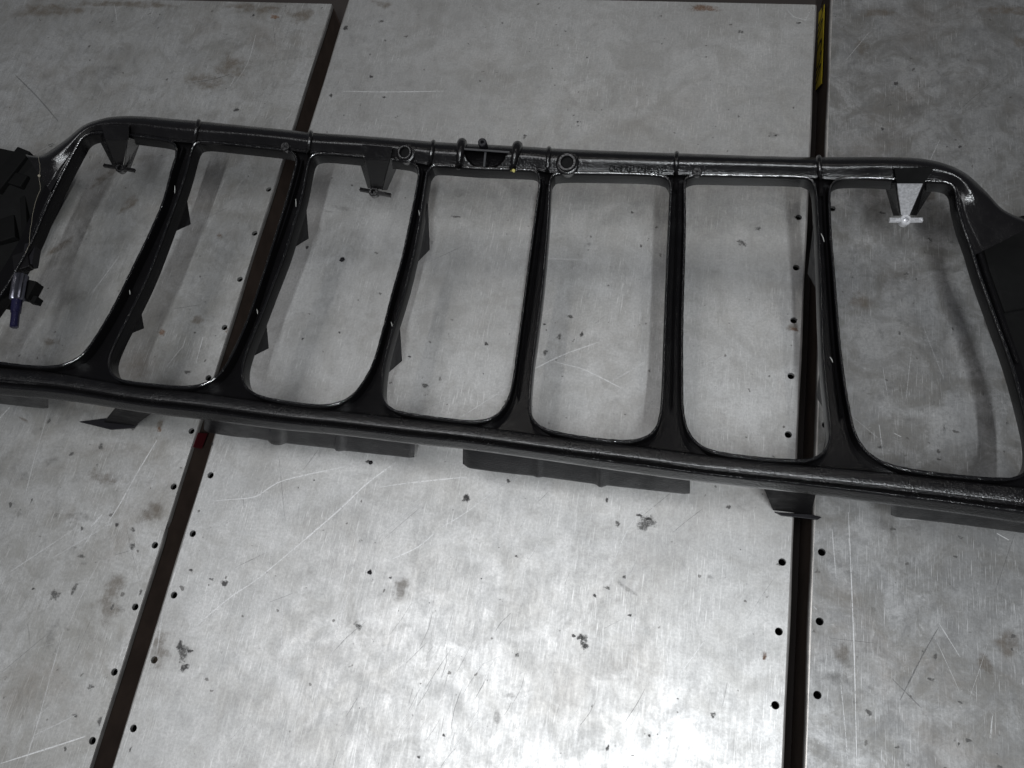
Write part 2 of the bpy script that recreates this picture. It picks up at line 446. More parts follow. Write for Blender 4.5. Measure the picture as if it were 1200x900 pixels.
S_(.9, (756, 592), (735, 622), (718, 660)); SF(1, (648, 598), (630, 640), (620, 655)); SF(1, (835, 660), (833, 745)); SF(1.1, (560, 700), (562, 790), (557, 895))
S_(1.8, (184, 516), (172, 536), (160, 556)); S_(1.2, (160, 556), (140, 592), (124, 616)); S_(2, (120, 603), (112, 612), (107, 617)); SF(1.3, (110, 622), (95, 645))
SF(1.4, (90, 618), (50, 645), (12, 670)); SF(1.2, (132, 612), (60, 655)); SF(1.2, (118, 655), (95, 700), (80, 735)); SF(1.2, (60, 790), (45, 845), (30, 895)); S_(1.8, (100, 863), (60, 876), (0, 895))
SF(1.3, (75, 737), (60, 790)); S_(1.6, (12, 477), (0, 490)); SF(1, (172, 676), (150, 684)); S_(1, (238, 395), (230, 425)); SF(1.1, (95, 835), (40, 862)); SF(1.2, (57, 482), (40, 540), (30, 580))
S_(1.1, (994, 600), (998, 690), (1001, 770), (1004, 898)); SF(1.5, (953, 710), (985, 745), (1010, 765)); SF(1, (985, 800), (990, 850), (993, 890)); S_(1.3, (1168, 625), (1182, 633)); SF(1.2, (975, 620), (980, 680))
SF(1.2, (1030, 497), (1037, 550)); SF(1.3, (1163, 838), (1160, 865)); S_(1.2, (1048, 508), (1056, 512)); SF(1.2, (1100, 730), (1125, 770))
S_(1.2, (400, 107), (450, 108), (520, 107)); SF(1.1, (300, 40), (290, 75), (272, 102)); S_(1, (276, 90), (270, 101)); SF(1.2, (360, 115), (335, 140)); SF(1.5, (917, 4), (930, 20), (945, 24)); SF(1, (951, 10), (943, 25))
SF(1.2, (140, 300), (118, 330), (100, 352)); SF(1.2, (195, 430), (215, 405)); SD(2.2, (18, 88), (45, 115), (68, 142)); SD(1.4, (225, 97), (250, 93), (270, 87)); SD(1.6, (1100, 735), (1080, 770), (1055, 820)); SD(1.2, (1045, 795), (1080, 830))
for _ in range(130):                                         # the finer net of handling scratches
    x = random.uniform(0, 1200); y = random.uniform(430, 900) if random.random() < .78 else random.uniform(0, 430)
    a = math.radians(random.choice([random.gauss(60, 12), random.gauss(40, 10), random.gauss(95, 14), random.gauss(15, 20)])); l = random.uniform(12, 75)
    q = random.uniform(-.8, .8)
    strip([(x, y), (x + l / 2 * math.cos(a) + q, y - l / 2 * math.sin(a)), (x + l * math.cos(a), y - l * math.sin(a))], random.uniform(.00025, .00055), random.choice(['scratch_faint', 'scratch_faint', 'scratch_dark']))
for _ in range(70):                                          # close parallel scuffs in the worn middle
    x = random.gauss(560, 90); y = random.gauss(820, 70); a = math.radians(random.gauss(62, 9)); l = random.uniform(15, 60)
    if y > 640: strip([(x, y), (x + l / 2 * math.cos(a) + random.uniform(-3, 3), y - l / 2 * math.sin(a)), (x + l * math.cos(a), y - l * math.sin(a))], random.uniform(.0003, .0006), random.choice(['scratch_faint', 'scratch_dark']))
B_ = blob
B_(684, 751, 9, 12, 'grime', 18); B_(680, 747, 5, 6, 'soot'); B_(686, 757, 5, 6, 'soot'); B_(672, 745, 4, 3, 'soot')
B_(546, 584, 8, 8, 'grime', 16); B_(547, 583, 6, 5, 'soot'); B_(757, 613, 17, 15, 'grime', 22); B_(724, 614, 6, 5, 'grime'); B_(749, 604, 5, 3, 'soot'); B_(760, 608, 4, 3, 'soot'); B_(711, 586, 3, 4, 'soot')
B_(215, 765, 11, 13, 'grime', 18); B_(211, 757, 6, 7, 'soot'); B_(216, 782, 7, 6, 'soot'); B_(223, 763, 5, 3, 'soot'); B_(263, 684, 5, 6, 'soot'); B_(248, 679, 5, 3, 'grime'); B_(224, 668, 3, 3, 'soot')
B_(433, 670, 3.5, 3.5, 'soot'); B_(596, 564, 3.5, 3, 'soot'); B_(431, 541, 3.5, 3, 'soot'); B_(420, 734, 9, 5, 'grime'); B_(418, 730, 6, 6, 'smear_grey'); B_(605, 652, 2.5, 2, 'soot'); B_(458, 677, 3, 2, 'soot')
B_(738, 721, 3, 3, 'soot'); B_(697, 698, 3, 3, 'soot'); B_(712, 689, 6, 4, 'grime'); B_(732, 676, 4, 4, 'grime'); B_(735, 690, 22, 6, 'smear_grey', rot=-.5); B_(582, 840, 9, 14, 'smear_grey'); B_(598, 815, 10, 7, 'smear_grey'); B_(606, 768, 4, 6, 'grime')
B_(491, 887, 3, 3, 'soot'); B_(520, 862, 3, 2.5, 'soot'); B_(712, 877, 3, 5, 'soot'); B_(836, 838, 6, 6, 'grime'); B_(761, 862, 3, 2, 'soot'); B_(854, 594, 4, 5, 'grime'); B_(832, 676, 7, 5, 'smear_grey'); B_(460, 695, 5, 8, 'smear_grey'); B_(470, 690, 14, 22, 'smear')
B_(896, 768, 5, 7, 'rust'); B_(895, 770, 3, 4, 'rust'); B_(931, 386, 7, 5, 'rust'); B_(930, 383, 16, 8, 'smear'); B_(869, 285, 9, 7, 'grime'); B_(888, 268, 7, 4, 'grime'); B_(906, 158, 11, 11, 'smear_grey', 20); B_(909, 159, 2.5, 2, 'soot')
B_(400, 244, 18, 6, 'smear_grey', rot=-.1); B_(385, 248, 10, 3, 'smear_grey'); B_(535, 254, 9, 3, 'grime'); B_(538, 229, 7, 6, 'smear_grey'); B_(741, 249, 3, 4, 'grime'); B_(751, 288, 3, 4, 'grime'); B_(689, 285, 7, 7, 'smear_grey'); B_(655, 395, 6, 5, 'grime'); B_(668, 371, 7, 4, 'grime'); B_(682, 392, 4, 4, 'soot'); B_(639, 413, 5, 6, 'grime')
B_(638, 380, 2.5, 2, 'soot'); B_(355, 397, 2, 2, 'soot'); B_(398, 390, 2, 2, 'soot'); B_(570, 403, 4, 3, 'soot'); B_(498, 452, 7, 5, 'grime'); B_(480, 418, 3, 2, 'soot'); B_(615, 160, 4, 5, 'grime'); B_(677, 143, 2, 2, 'soot'); B_(868, 37, 5, 5, 'grime'); B_(936, 27, 4, 2, 'soot'); B_(825, 10, 24, 9, 'rust', 20); B_(820, 8, 18, 6, 'smear')
B_(320, 300, 4, 3, 'soot'); B_(360, 290, 3, 3, 'soot'); B_(258, 276, 8, 7, 'smear'); B_(257, 276, 3, 3, 'rust'); B_(268, 388, 7, 5, 'rust'); B_(230, 375, 14, 9, 'smear'); B_(220, 436, 6, 4, 'grime'); B_(187, 503, 4, 6, 'rust'); B_(190, 390, 8, 6, 'rust'); B_(187, 498, 7, 12, 'smear')
B_(180, 760, 40, 26, 'smear', 20); B_(130, 700, 30, 40, 'smear', 20); B_(60, 745, 14, 22, 'smear_grey'); B_(118, 845, 5, 10, 'grime'); B_(64, 697, 8, 10, 'grime'); B_(87, 690, 4, 12, 'grime', rot=-.3); B_(132, 711, 4, 6, 'grime'); B_(156, 621, 5, 4, 'grime'); B_(137, 615, 4, 3, 'soot'); B_(39, 690, 3, 2, 'soot'); B_(165, 694, 4, 4, 'grime'); B_(60, 540, 12, 12, 'smear_grey'); B_(120, 560, 22, 14, 'smear'); B_(28, 492, 14, 3, 'smear', rot=-.3); B_(245, 520, 3, 3, 'soot')
B_(180, 600, 30, 18, 'smear', 20); B_(90, 605, 40, 8, 'smear_grey', rot=.1); B_(30, 560, 14, 9, 'smear_grey')
B_(150, 5, 90, 9, 'smear', 24); B_(300, 10, 60, 10, 'smear', 24); B_(355, 18, 30, 16, 'smear', 20); B_(60, 12, 60, 16, 'smear', 22); B_(322, 20, 9, 5, 'rust'); B_(270, 78, 34, 22, 'smear', 20); B_(240, 95, 50, 14, 'smear', 20); B_(125, 85, 30, 16, 'smear_grey', 20); B_(277, 129, 5, 3, 'soot'); B_(297, 18, 2.5, 2, 'soot'); B_(388, 112, 3, 3, 'soot'); B_(405, 33, 5, 4, 'soot'); B_(447, 25, 7, 3, 'grime'); B_(60, 170, 6, 4, 'grime'); B_(435, 90, 3, 3, 'soot'); B_(450, 114, 3, 2, 'soot'); B_(450, 5, 22, 8, 'smear')
B_(120, 210, 26, 9, 'smear', 20, .9); B_(70, 290, 26, 9, 'smear', 20, .9); B_(100, 270, 16, 30, 'smear_grey', 20); B_(90, 350, 22, 14, 'smear_grey', 20); B_(60, 400, 18, 9, 'smear'); B_(150, 240, 10, 24, 'smear', 18, -.5)
B_(1050, 98, 5, 4, 'soot'); B_(1125, 172, 3, 3, 'soot'); B_(1034, 151, 3, 3, 'soot'); B_(1110, 172, 2, 2, 'soot'); B_(1030, 15, 40, 10, 'smear', 20); B_(1010, 55, 16, 18, 'smear', 20); B_(1180, 12, 50, 16, 'smear', 20); B_(1195, 50, 12, 22, 'smear')
for _ in range(48):
    x = random.uniform(975, 1190); y = random.uniform(230, 900); B_(x, y, random.uniform(2, 7), random.uniform(2, 6), random.choice(['grime', 'smear_grey', 'grime']))
for _ in range(16):
    x = random.uniform(965, 1190); y = random.uniform(60, 900); B_(x, y, random.uniform(14, 34), random.uniform(10, 26), random.choice(['smear', 'smear_grey']), 20)
for _ in range(26):
    x = random.uniform(10, 160); y = random.uniform(490, 890); B_(x, y, random.uniform(2, 7), random.uniform(2, 6), random.choice(['grime', 'smear_grey']))
for _ in range(30):
    x = random.uniform(240, 910); y = random.uniform(10, 890); B_(x, y, random.uniform(.8, 2.2), random.uniform(.8, 2), random.choice(['soot', 'grime', 'grime']), 8)
NAME = {'scratch': 'bright_scratches', 'scratch_faint': 'faint_scratches', 'scratch_dark': 'dark_scratches', 'grime': 'grime_marks', 'soot': 'dirt_specks', 'rust': 'rust_spots', 'smear': 'brown_smears', 'smear_grey': 'grey_smears'}
for (i, kind), mb in coll.items():
    tag(mb.build(NAME[kind], M[kind], sheets[i], smooth=False), kind='stuff')

# ------------------------------------------------------------------ the grille
grille = empty('car_grille')
tag(grille, 'black plastic seven-slot car grille lying rear side up across the metal bench', 'car grille')
SLOTS = [
 [(92, 170), (97, 162), (108, 157), (130, 157), (165, 161), (193, 165), (204, 171), (205, 182), (200, 198), (190, 235), (173, 275), (152, 318), (135, 353), (115, 388), (98, 412), (84, 422), (66, 427.5), (40, 428), (0, 423.5), (-25, 420), (-38, 412), (-36, 400), (-20, 376), (10, 333), (38, 283), (56, 241), (77, 198)],
 [(226, 176), (230, 169), (240, 167), (280, 171), (330, 176.5), (342, 180), (346, 188), (343, 203), (335, 232), (320, 281), (302, 337), (290, 371), (276, 404), (262, 430), (248, 444), (230, 450.5), (205, 451.5), (160, 447), (140, 443), (131, 435), (129, 421), (137, 400), (152, 370), (175, 322), (197, 265), (215, 215)],
 [(363, 190), (367, 183), (378, 180.5), (420, 184), (470, 189), (484, 193), (489, 201), (487, 220), (480, 255), (470, 302), (458, 345), (447, 388), (436, 425), (421, 452), (405, 467), (385, 473), (360, 472.5), (320, 466.5), (299, 460), (288, 450), (285, 434), (290, 412), (305, 375), (320, 336), (334, 300), (344, 268), (355, 230)],
 [(502, 202), (506, 196), (516, 195), (560, 198), (615, 200), (627, 202), (631, 210), (629, 230), (625, 260), (617, 320), (611, 365), (605, 410), (598, 455), (588, 478), (574, 489), (552, 492), (520, 489), (480, 483.5), (460, 478), (450, 467), (449, 448), (453, 420), (462, 385), (473, 350), (482, 316), (491, 274), (497, 235)],
 [(646, 212), (649, 206), (660, 204), (700, 204), (750, 205), (776, 207.5), (784, 215), (783.5, 245), (781, 300), (779, 345), (777, 400), (775, 455), (772, 487), (765, 504), (750, 513), (728, 515), (690, 511.5), (652, 505), (633, 498), (624, 487), (622, 470), (625, 430), (631, 385), (636, 345), (640, 305), (644, 255)],
 [(804, 217), (807, 209), (818, 206), (860, 206.5), (935, 208), (948, 211), (954, 220), (957, 265), (959.5, 320), (961, 370), (964, 430), (970, 490), (971, 512), (965, 527), (952, 536), (930, 537.5), (890, 535), (845, 529), (822, 521), (808, 505), (802, 480), (801, 440), (801, 390), (802, 345), (804, 270)],
 [(974, 226), (978, 215), (990, 210), (1030, 210), (1075, 213), (1105, 214), (1117, 220), (1121, 240), (1127, 264), (1136, 289), (1146, 322), (1163, 369), (1183, 425), (1198, 478), (1207, 520), (1205, 546), (1190, 558), (1165, 559), (1125, 556), (1075, 550), (1040, 542), (1018, 529), (1004, 508), (997, 480), (991, 445), (985, 395), (979, 320), (975, 270)],
]
def resample_closed(P, step):
    n = len(P); seg = [(P[(i + 1) % n] - P[i]).length for i in range(n)]; tot = sum(seg); k = max(20, int(tot / step)); out = []; i = 0; acc = 0
    for j in range(k):
        t = tot * j / k
        while acc + seg[i] < t: acc += seg[i]; i += 1
        out.append(P[i].lerp(P[(i + 1) % n], (t - acc) / seg[i]))
    return out
def offset_closed(P, d):
    n = len(P); area = sum(P[i].x * P[(i + 1) % n].y - P[(i + 1) % n].x * P[i].y for i in range(n)); sg = 1 if area > 0 else -1
    out = []
    for i in range(n):
        t = (P[(i + 1) % n] - P[i - 1]); t.normalize(); out.append(Vector((P[i].x + sg * t.y * d, P[i].y - sg * t.x * d)))
    return out
slot_xy = []
DEPTH = .0150
for pts in SLOTS:
    px = cr(pts, 4, True)
    W3 = [on_g(p.x, p.y) for p in px]
    P = resample_closed([Vector((p.x, p.y)) for p in W3], .0032)
    slot_xy.append(P)
    prof = [(.0003, -DEPTH), (0, -.0026), (.0003, -.0013), (.0008, -.0004), (.0014, 0), (.0020, -.0004), (.0025, -.0013), (.0028, -.0026), (.0029, -DEPTH + .001)]
    layers = [[Vector((q.x, q.y, surf(q.x, q.y) + dz)) for q in offset_closed(P, o)] for o, dz in prof]
    mb = MB(); mb.loft([[layers[j][i] for j in range(len(prof))] for i in range(len(P))], True, True)
    rim = mb.build('slot_rim', M['gloss'], grille)
    bead = [Vector((q.x, q.y, surf(q.x, q.y) - .0005)) for q in offset_closed(P, .0014)]; nb = len(bead); rings = []
    for i in range(nb):
        t = (bead[(i + 1) % nb] - bead[i - 1]).normalized(); u = t.cross(Vector((0, 0, 1))).normalized(); w_ = u.cross(t)
        rr = .0013 + .00012 * math.sin(i * 1.7) + random.uniform(-.00008, .00008)
        rings.append([bead[i] + (u * math.cos(math.pi * k / 5) + w_ * math.sin(math.pi * k / 5)) * rr for k in range(6)])
    mb = MB(); mb.loft(rings, False, True); mb.build('rim_bead', M['rim'], rim)

# web plate joining bars and rails (the floor of the hollow bars)
OUT = [(48, 184), (75, 168), (98, 150), (128, 142), (160, 141), (232, 148), (363, 160), (507, 170), (643, 178), (793, 185), (950, 189), (1060, 189), (1100, 195), (1128, 207), (1156, 231), (1178, 250),
       (1146, 266), (1150, 290), (1160, 322), (1177, 368), (1197, 424), (1214, 478), (1224, 525), (1228, 575), (1200, 602), (1125, 592), (1040, 581), (950, 569), (807, 553), (630, 528), (550, 517), (482, 511), (400, 501), (325, 493), (250, 484), (180, 476), (80, 461), (0, 454), (-60, 446), (-70, 420), (-52, 395), (-34, 368), (-4, 325), (24, 278), (42, 236), (62, 198)]
def densify(P, step):
    out = []; n = len(P)
    for i in range(n):
        a, b = P[i], P[(i + 1) % n]; k = max(1, int((b - a).length / step))
        out += [a.lerp(b, j / k) for j in range(k)]
    return out
def pip(p, P):
    r = False; n = len(P)
    for i in range(n):
        a, b = P[i], P[(i + 1) % n]
        if (a.y > p.y) != (b.y > p.y) and p.x < (b.x - a.x) * (p.y - a.y) / (b.y - a.y) + a.x: r = not r
    return r
o3 = [on_g(x, y, -.010) for x, y in OUT]
outer = densify([Vector((p.x, p.y)) for p in o3], .006)
holes = [offset_closed(P, .0010) for P in slot_xy]
V2 = []; E2 = []
for loop in [outer] + holes:
    s = len(V2); V2 += loop; E2 += [(s + i, s + (i + 1) % len(loop)) for i in range(len(loop))]
vv, ee, ff, *_ = delaunay_2d_cdt(V2, E2, [], 0, 1e-6)
keep = []
for f in ff:
    c = sum((vv[i] for i in f), Vector((0, 0))) / len(f)
    if pip(c, outer) and not any(pip(c, h) for h in holes): keep.append(list(f))
mb = MB(); n = len(vv)
for dz in (-.0105, -.0142):
    for v in vv: mb.vert((v.x, v.y, surf(v.x, v.y) + dz))
cnt = {}
for f in keep:
    mb.f.append(f); mb.f.append([i + n for i in f][::-1])
    for i in range(3):
        a, b = f[i], f[(i + 1) % 3]; cnt.setdefault((min(a, b), max(a, b)), []).append((a, b))
for e, l in cnt.items():
    if len(l) == 1: a, b = l[0]; mb.f.append([b, a, a + n, b + n])
mb.build('frame_web', M['gloss'], grille)

# lower rail
A_ = [(-140, 417), (0, 430.5), (60, 436), (160, 453), (220, 458.5), (337, 474.5), (380, 479.5), (500, 492.5), (550, 498), (660, 513), (735, 521), (840, 534.5), (930, 544), (1035, 553), (1125, 563), (1180, 569), (1320, 585)]
L_ = [(-140, 448), (0, 463), (80, 470), (180, 485), (250, 493), (325, 503), (400, 510), (482, 520), (550, 527), (630, 538), (720, 551), (807, 563), (882, 571.5), (950, 579), (1040, 591), (1125, 602), (1200, 613), (1320, 628)]
smoothA = [(p.x, p.y) for p in cr(A_, 6)]; smoothL = [(p.x, p.y) for p in cr(L_, 6)]
PROF = [(0, -.0125), (0, -.0062), (.02, -.0052), (.05, -.0048), (.38, -.0040), (.43, -.0046), (.46, -.0065), (.52, -.0065), (.56, -.0040), (.61, -.0012), (.66, 0), (.71, -.0006), (.75, -.0020), (.80, -.0040), (.88, -.0070), (.95, -.0098), (1.0, -.0125), (.99, -.0200), (.9, -.0230), (.3, -.020), (.1, -.016)]
rings = []
x = -110
while x <= 1300:
    a, l = lerp_tab(smoothA, x), lerp_tab(smoothL, x)
    rings.append([on_g(x + (v * (l - a)) * -.05, a + (l - a) * v, dz) for v, dz in PROF]); x += 8
mb = MB(); mb.loft(rings, True, False, True); mb.build('lower_rail', M['greasy'], grille, angle=50)

# upper rail running into the two end ears: (inner edge, outer edge) stations
ST = [((60, 226), (30, 181)), ((76, 197), (48, 182)), ((86, 180), (75, 165)), ((95, 165), (97, 147.5)), ((106, 157), (116, 140)), ((125, 156), (135, 136.5)), ((160, 160), (164, 136)), ((195, 166), (200, 139)), ((230, 169), (234, 142)), ((280, 171), (285, 147)), ((330, 176), (335, 152)), ((367, 181), (368, 155.5)), ((420, 184), (423, 159)), ((470, 189), (473, 163)), ((505, 195), (508, 166)), ((560, 198), (562, 169)), ((620, 200), (622, 172)), ((650, 204), (651, 174)), ((720, 204), (720, 177)), ((776, 206), (776, 179)), ((810, 206), (810, 180)), ((880, 206.5), (880, 182.5)), ((945, 209), (945, 184)), ((980, 212), (980, 184)), ((1030, 210), (1030, 184)), ((1072, 212), (1076, 185.5)), ((1104, 214), (1108, 192)), ((1117, 220), (1133, 204)), ((1122, 238), (1155, 224)), ((1128, 264), (1178, 247)), ((1140, 300), (1215, 262))]
inn = cr([s[0] for s in ST], 1e9); out_ = cr([s[1] for s in ST], 1e9)
def rail_station(u):
    i = min(int(u), len(ST) - 2); t = u - i
    def c(P):
        a, b, c_, d = (Vector(P[max(0, min(k, len(P) - 1))]) for k in (i - 1, i, i + 1, i + 2))
        return .5 * ((2 * b) + (c_ - a) * t + (2 * a - 5 * b + 4 * c_ - d) * t * t + (3 * b - a - 3 * c_ + d) * t ** 3)
    return c([s[0] for s in ST]), c([s[1] for s in ST])
TP = [(.02, -.0125), (.03, -.0012), (.055, -.0004), (.10, .0000), (.125, -.0010), (.15, -.0008), (.17, .0006), (.28, .0018), (.39, .0031), (.49, .0043), (.56, .0050), (.63, .0053), (.70, .0050), (.78, .0038), (.86, .0010), (.92, -.0030), (.97, -.0090), (1.0, -.0150), (.98, -.0220), (.90, -.0240), (.3, -.018)]
def recess(px, py):
    """the half-round latch pocket in the middle of the rail: 1 inside"""
    ex = (px - 569) / 23.5; ey = (py - 177.5) / 20.0
    r = math.sqrt(ex * ex + ey * ey)
    if py < 177.0 + (px - 569) * .07: return 0
    return max(0, min(1, (1.04 - r) / .10))
def fine(lo, hi, k): return [lo + (hi - lo) * j / k for j in range(k)]
us = []
for i in range(len(ST) - 1):
    us += fine(i, i + 1, 44 if i in (14, 15) else 8)
us.append(len(ST) - 1)
def prof_fine():
    o = []
    for (a, b), (c, d) in zip(TP, TP[1:]):
        k = 3 if .02 < a < .75 and c > a else 1
        o += [(a + (c - a) * j / k, b + (d - b) * j / k) for j in range(k)]
    return o + [TP[-1]]
TPF = prof_fine()
rings = []
for u in us:
    a, b = rail_station(u); wide = (b - a).length
    fl = 1 if wide < 31 else max(.12, 1 - (wide - 31) / 12)
    r = []
    for v, dz in TPF:
        p = a.lerp(b, v); h = dz if dz < -.006 else dz * fl
        q = recess(p.x, p.y) if .06 < v < .8 and dz > -.006 else 0
        if q: h = h * (1 - q) - .013 * q
        r.append(on_g(p.x, p.y, h))
    rings.append(r)
mb = MB(); mb.loft(rings, True, False, True); mb.build('upper_rail', M['rail'], grille, angle=50)
def rail_pt(px, v, extra=0):
    """point on the upper rail's skin at photo column px, fraction v from slot edge to outer edge"""
    lo, hi = 0, len(ST) - 1
    for _ in range(40):
        mid = (lo + hi) / 2; a, b = rail_station(mid); p = a.lerp(b, v)
        if p.x < px: lo = mid
        else: hi = mid
    a, b = rail_station((lo + hi) / 2); p = a.lerp(b, v)
    dz = TP[0][1]
    for (v0, d0), (v1, d1) in zip(TP, TP[1:]):
        if v0 <= v <= v1: dz = d0 + (d1 - d0) * (v - v0) / max(1e-6, v1 - v0); break
    return on_g(p.x, p.y, dz + extra)

# bars: centre ridge, rail rib, hanging fins, pale strips painted as notch highlights
BARS = [(1, [(217, 176), (207, 205), (189, 256), (163, 312), (142, 356), (120, 398)]), (2, [(356, 190), (349, 218), (333, 270), (311, 330), (292, 380), (272, 422)]), (3, [(497, 202), (490, 240), (477, 300), (462, 355), (449, 405), (437, 440)]),
        (4, [(640, 210), (636, 250), (628, 315), (620, 375), (612, 430), (607, 465)]), (5, [(794, 217), (793, 265), (791, 330), (789, 390), (788, 440), (787, 478)]), (6, [(964, 224), (966, 270), (970, 330), (974, 390), (979, 445), (985, 490)])]
def bar_at(pts, t):
    P = cr(pts, 2); i = t * (len(P) - 1); k = min(int(i), len(P) - 2); return P[k].lerp(P[k + 1], i - k)
RIBX = {1: (226, 233), 2: (360, 364.5), 3: (503, 508), 4: (641, 643.5), 5: (792, 793), 6: (961.5, 959.5)}
for k, pts in BARS:
    P = [on_g(p.x, p.y, -.0095) for p in cr(pts, 8)]
    mb = MB(); rings = []
    for i, p in enumerate(P):
        t = (P[min(i + 1, len(P) - 1)] - P[max(i - 1, 0)]); t.z = 0; t.normalize(); nn = Vector((t.y, -t.x, 0))
        rings.append([p + nn * -.0012 - Vector((0, 0, .002)), p + nn * -.0009 + Vector((0, 0, .0052)), p + Vector((0, 0, .0060)), p + nn * .0009 + Vector((0, 0, .0052)), p + nn * .0012 - Vector((0, 0, .002))])
    mb.loft(rings); mb.build('bar_ridge', M['gloss'], grille)
    x0, x1 = RIBX[k]
    vsq = [.0, .1, .25, .4, .55, .7, .82, .92, .985]
    path = [rail_pt(x0 + (x1 - x0) * v, v, .0012) for v in vsq] + [rail_pt(x1, .985, -.012)]
    path = [on_g(*((pts[0][0] * .3 + x0 * .7), pts[0][1] + 4), -.003)] + path
    mb = MB(); mb.tube(path, .0024, 10); mb.build('rail_rib', M['rail'], grille)
    for (ta, tb, tt) in ((.15, .43, .29), (.72, .98, .85)):
        a = bar_at(pts, ta); b = bar_at(pts, tb); c = bar_at(pts, tt)
        sd = .0080 if k <= 3 else (-.0082 if k == 5 else (-.0092 if k == 6 else 0))
        pa, pb, pc = on_g(a.x, a.y, -.012), on_g(b.x, b.y, -.012), on_g(c.x, c.y, -.012) - Vector((0, 0, .034))
        for p in (pa, pb, pc): p.x += sd
        mb = MB(); mb.slab([pa, pb, Vector((pb.x, pb.y, pb.z - .004)), pc], Vector((.0018, 0, 0))); mb.build('clip_fin', M['grey_plastic'], grille, smooth=False)
        if k in (1, 2, 3, 6):
            e = bar_at(pts, tt - .10 if tt < .5 else tt - .12); e2 = bar_at(pts, tt - .045 if tt < .5 else tt - .085)
            dx = 3 if k <= 3 else -3
            e2 = e.lerp(e2, .7); p, q = on_g(e.x + dx - 1, e.y, -.004), on_g(e2.x + dx + 2.0, e2.y, -.004)
            mb = MB(); mb.tube([p, (p + q) / 2 + Vector((.0003, 0, .0003)), q], [.0002, .00038, .0002], 6); mb.build('notch_glint', M['glint'], grille)

# screw bosses on the upper rail
def up_normal(px, v): 
    a = rail_pt(px - 4, v); b = rail_pt(px + 4, v); c = rail_pt(px, v - .06); d = rail_pt(px, min(v + .06, .95)); nrm = (b - a).cross(d - c)
    return nrm.normalized() if nrm.z > 0 else -nrm.normalized()
def boss(px, v, r_out, r_in, h, mat='rail', pad=0):
    c = rail_pt(px, v); ax = (up_normal(px, v) + Vector((0, 0, 1.2))).normalized()
    mb = MB()
    if pad:
        mb.lathe(c, ax, [(pad, -.008), (pad, h * .35 - .0006), (pad - .0008, h * .35), (r_out, h * .4)])
    mb.lathe(c, ax, [(r_out + .0003, -.008), (r_out, h - .0008), (r_out - .0007, h), (r_in + .0007, h), (r_in, h - .0008), (r_in - .0002, -.010), (0, -.010)])
    o = mb.build('screw_boss', M[mat], grille)
    if r_in > .001:
        mb = MB(); mb.lathe(c, ax, [(r_in, h * .30), (0, h * .30)]); mb.build('bore_dark_disc', M['matte'], o)  # flat black disc standing in for the shade deep in the hole
    return o
boss(476, .36, .0072, .0048, .0060, pad=.0095); boss(665, .42, .0088, .0056, .0058, pad=.0112)
boss(335.5, .16, .0050, .0003, .0034); boss(817, .16, .0046, .0003, .0026)

# latch pocket hardware in the middle of the upper rail
for x0, x1 in ((537, 541), (600, 606)):
    path = [rail_pt(x0 + (x1 - x0) * v, v, .0022) for v in (.02, .1, .25, .4, .55, .7, .82, .92)] + [rail_pt(x1 + .5, 1.0, .008), rail_pt(x1 + .5, 1.0, -.006)]
    mb = MB(); mb.tube(path, [.0036] * 5 + [.0042, .0046, .005, .0052, .005], 12); mb.build('latch_rib', M['rail'], grille)
mb = MB(); mb.tube([on_g(542, 174.5, .0075), on_g(570, 176.5, .0078), on_g(597, 178.5, .0075)], .0010, 8); mb.build('latch_lip', M['latch'], grille)
mb = MB(); mb.tube([on_g(569, 178, .002), on_g(568, 188, -.001), on_g(567, 198, -.004)], .0012, 8); mb.build('latch_web', M['latch'], grille)
mb = MB(); c = on_g(565, 166.5, .012)
mb.lathe(c, Vector((.1, -.35, 1)), [(.0044, -.016), (.0042, -.0008), (.0036, 0), (.0018, 0), (.0015, -.001), (.0014, -.006), (0, -.006)], 20)
mb.build('latch_boss', M['grey_plastic'], grille)
mb = MB(); c = on_g(601.5, 200, .0015)
for q in range(7): mb.lathe(c + Vector((random.uniform(-.0022, .0022), random.uniform(-.001, .001), 0)), Vector((random.uniform(-.5, .5), .2, 1)), [(0, .0011), (.0008, .0008), (.0012, 0), (.0008, -.001), (0, -.0012)], 7)
mb.build('yellow_residue', M['residue'], grille)

# moulded part number, upside down as it lies
a, b = rail_pt(713, .26), rail_pt(778, .26); c = (a + b) / 2; nrm = up_normal(745, .26)
ydir = nrm.cross(a - b)
text_mesh('part_number', '55156942 1EV BMD', c, (a - b), ydir, .0056, (b - a).length * .97, M['matte'], grille, .0007, .0)

# V-shaped clip brackets hanging from the upper rail: floor, two cheeks, cross lug with a hole
def bracket(floor, window, left, right, ring, lugs, mat, roots='rail'):
    """each polygon: (photo x, photo y, drop below the grille's rear face)"""
    def sheet(name, pts, m_, parent, t=.0014):
        P = [on_g(x, y, z) for x, y, z in pts]; nr = (P[1] - P[0]).cross(P[2] - P[0]).normalized()
        if nr.z > 0: nr = -nr
        mb = MB(); mb.slab(P, nr * t); return mb.build(name, M[m_], parent, smooth=False, bevel=.0003)
    fl = sheet('clip_bracket', floor, mat, grille)
    if window: sheet('bracket_root', window, roots, fl)
    sheet('cheek', left, 'rail', fl); sheet('cheek', right, 'rail', fl)
    mb = MB(); c = on_g(*ring)
    mb.lathe(c, Vector((.05, -.25, 1)), [(.0052, -.005), (.0051, .0012), (.0045, .0018), (.0026, .0018), (.0022, .0012), (.0020, -.003), (0, -.003)], 20)
    for lx, ly in lugs:
        p = on_g(lx, ly, ring[2]); d = (p - c); q = c + d.normalized() * .0046; e = Vector((0, 0, 1)).cross(d.normalized())
        mb.box((p + q) / 2, (p - q) / 2, e * .0017, Vector((0, 0, .0015)))
    mb.build('cross_lug', M[mat], fl, smooth=True, angle=40)
    return fl
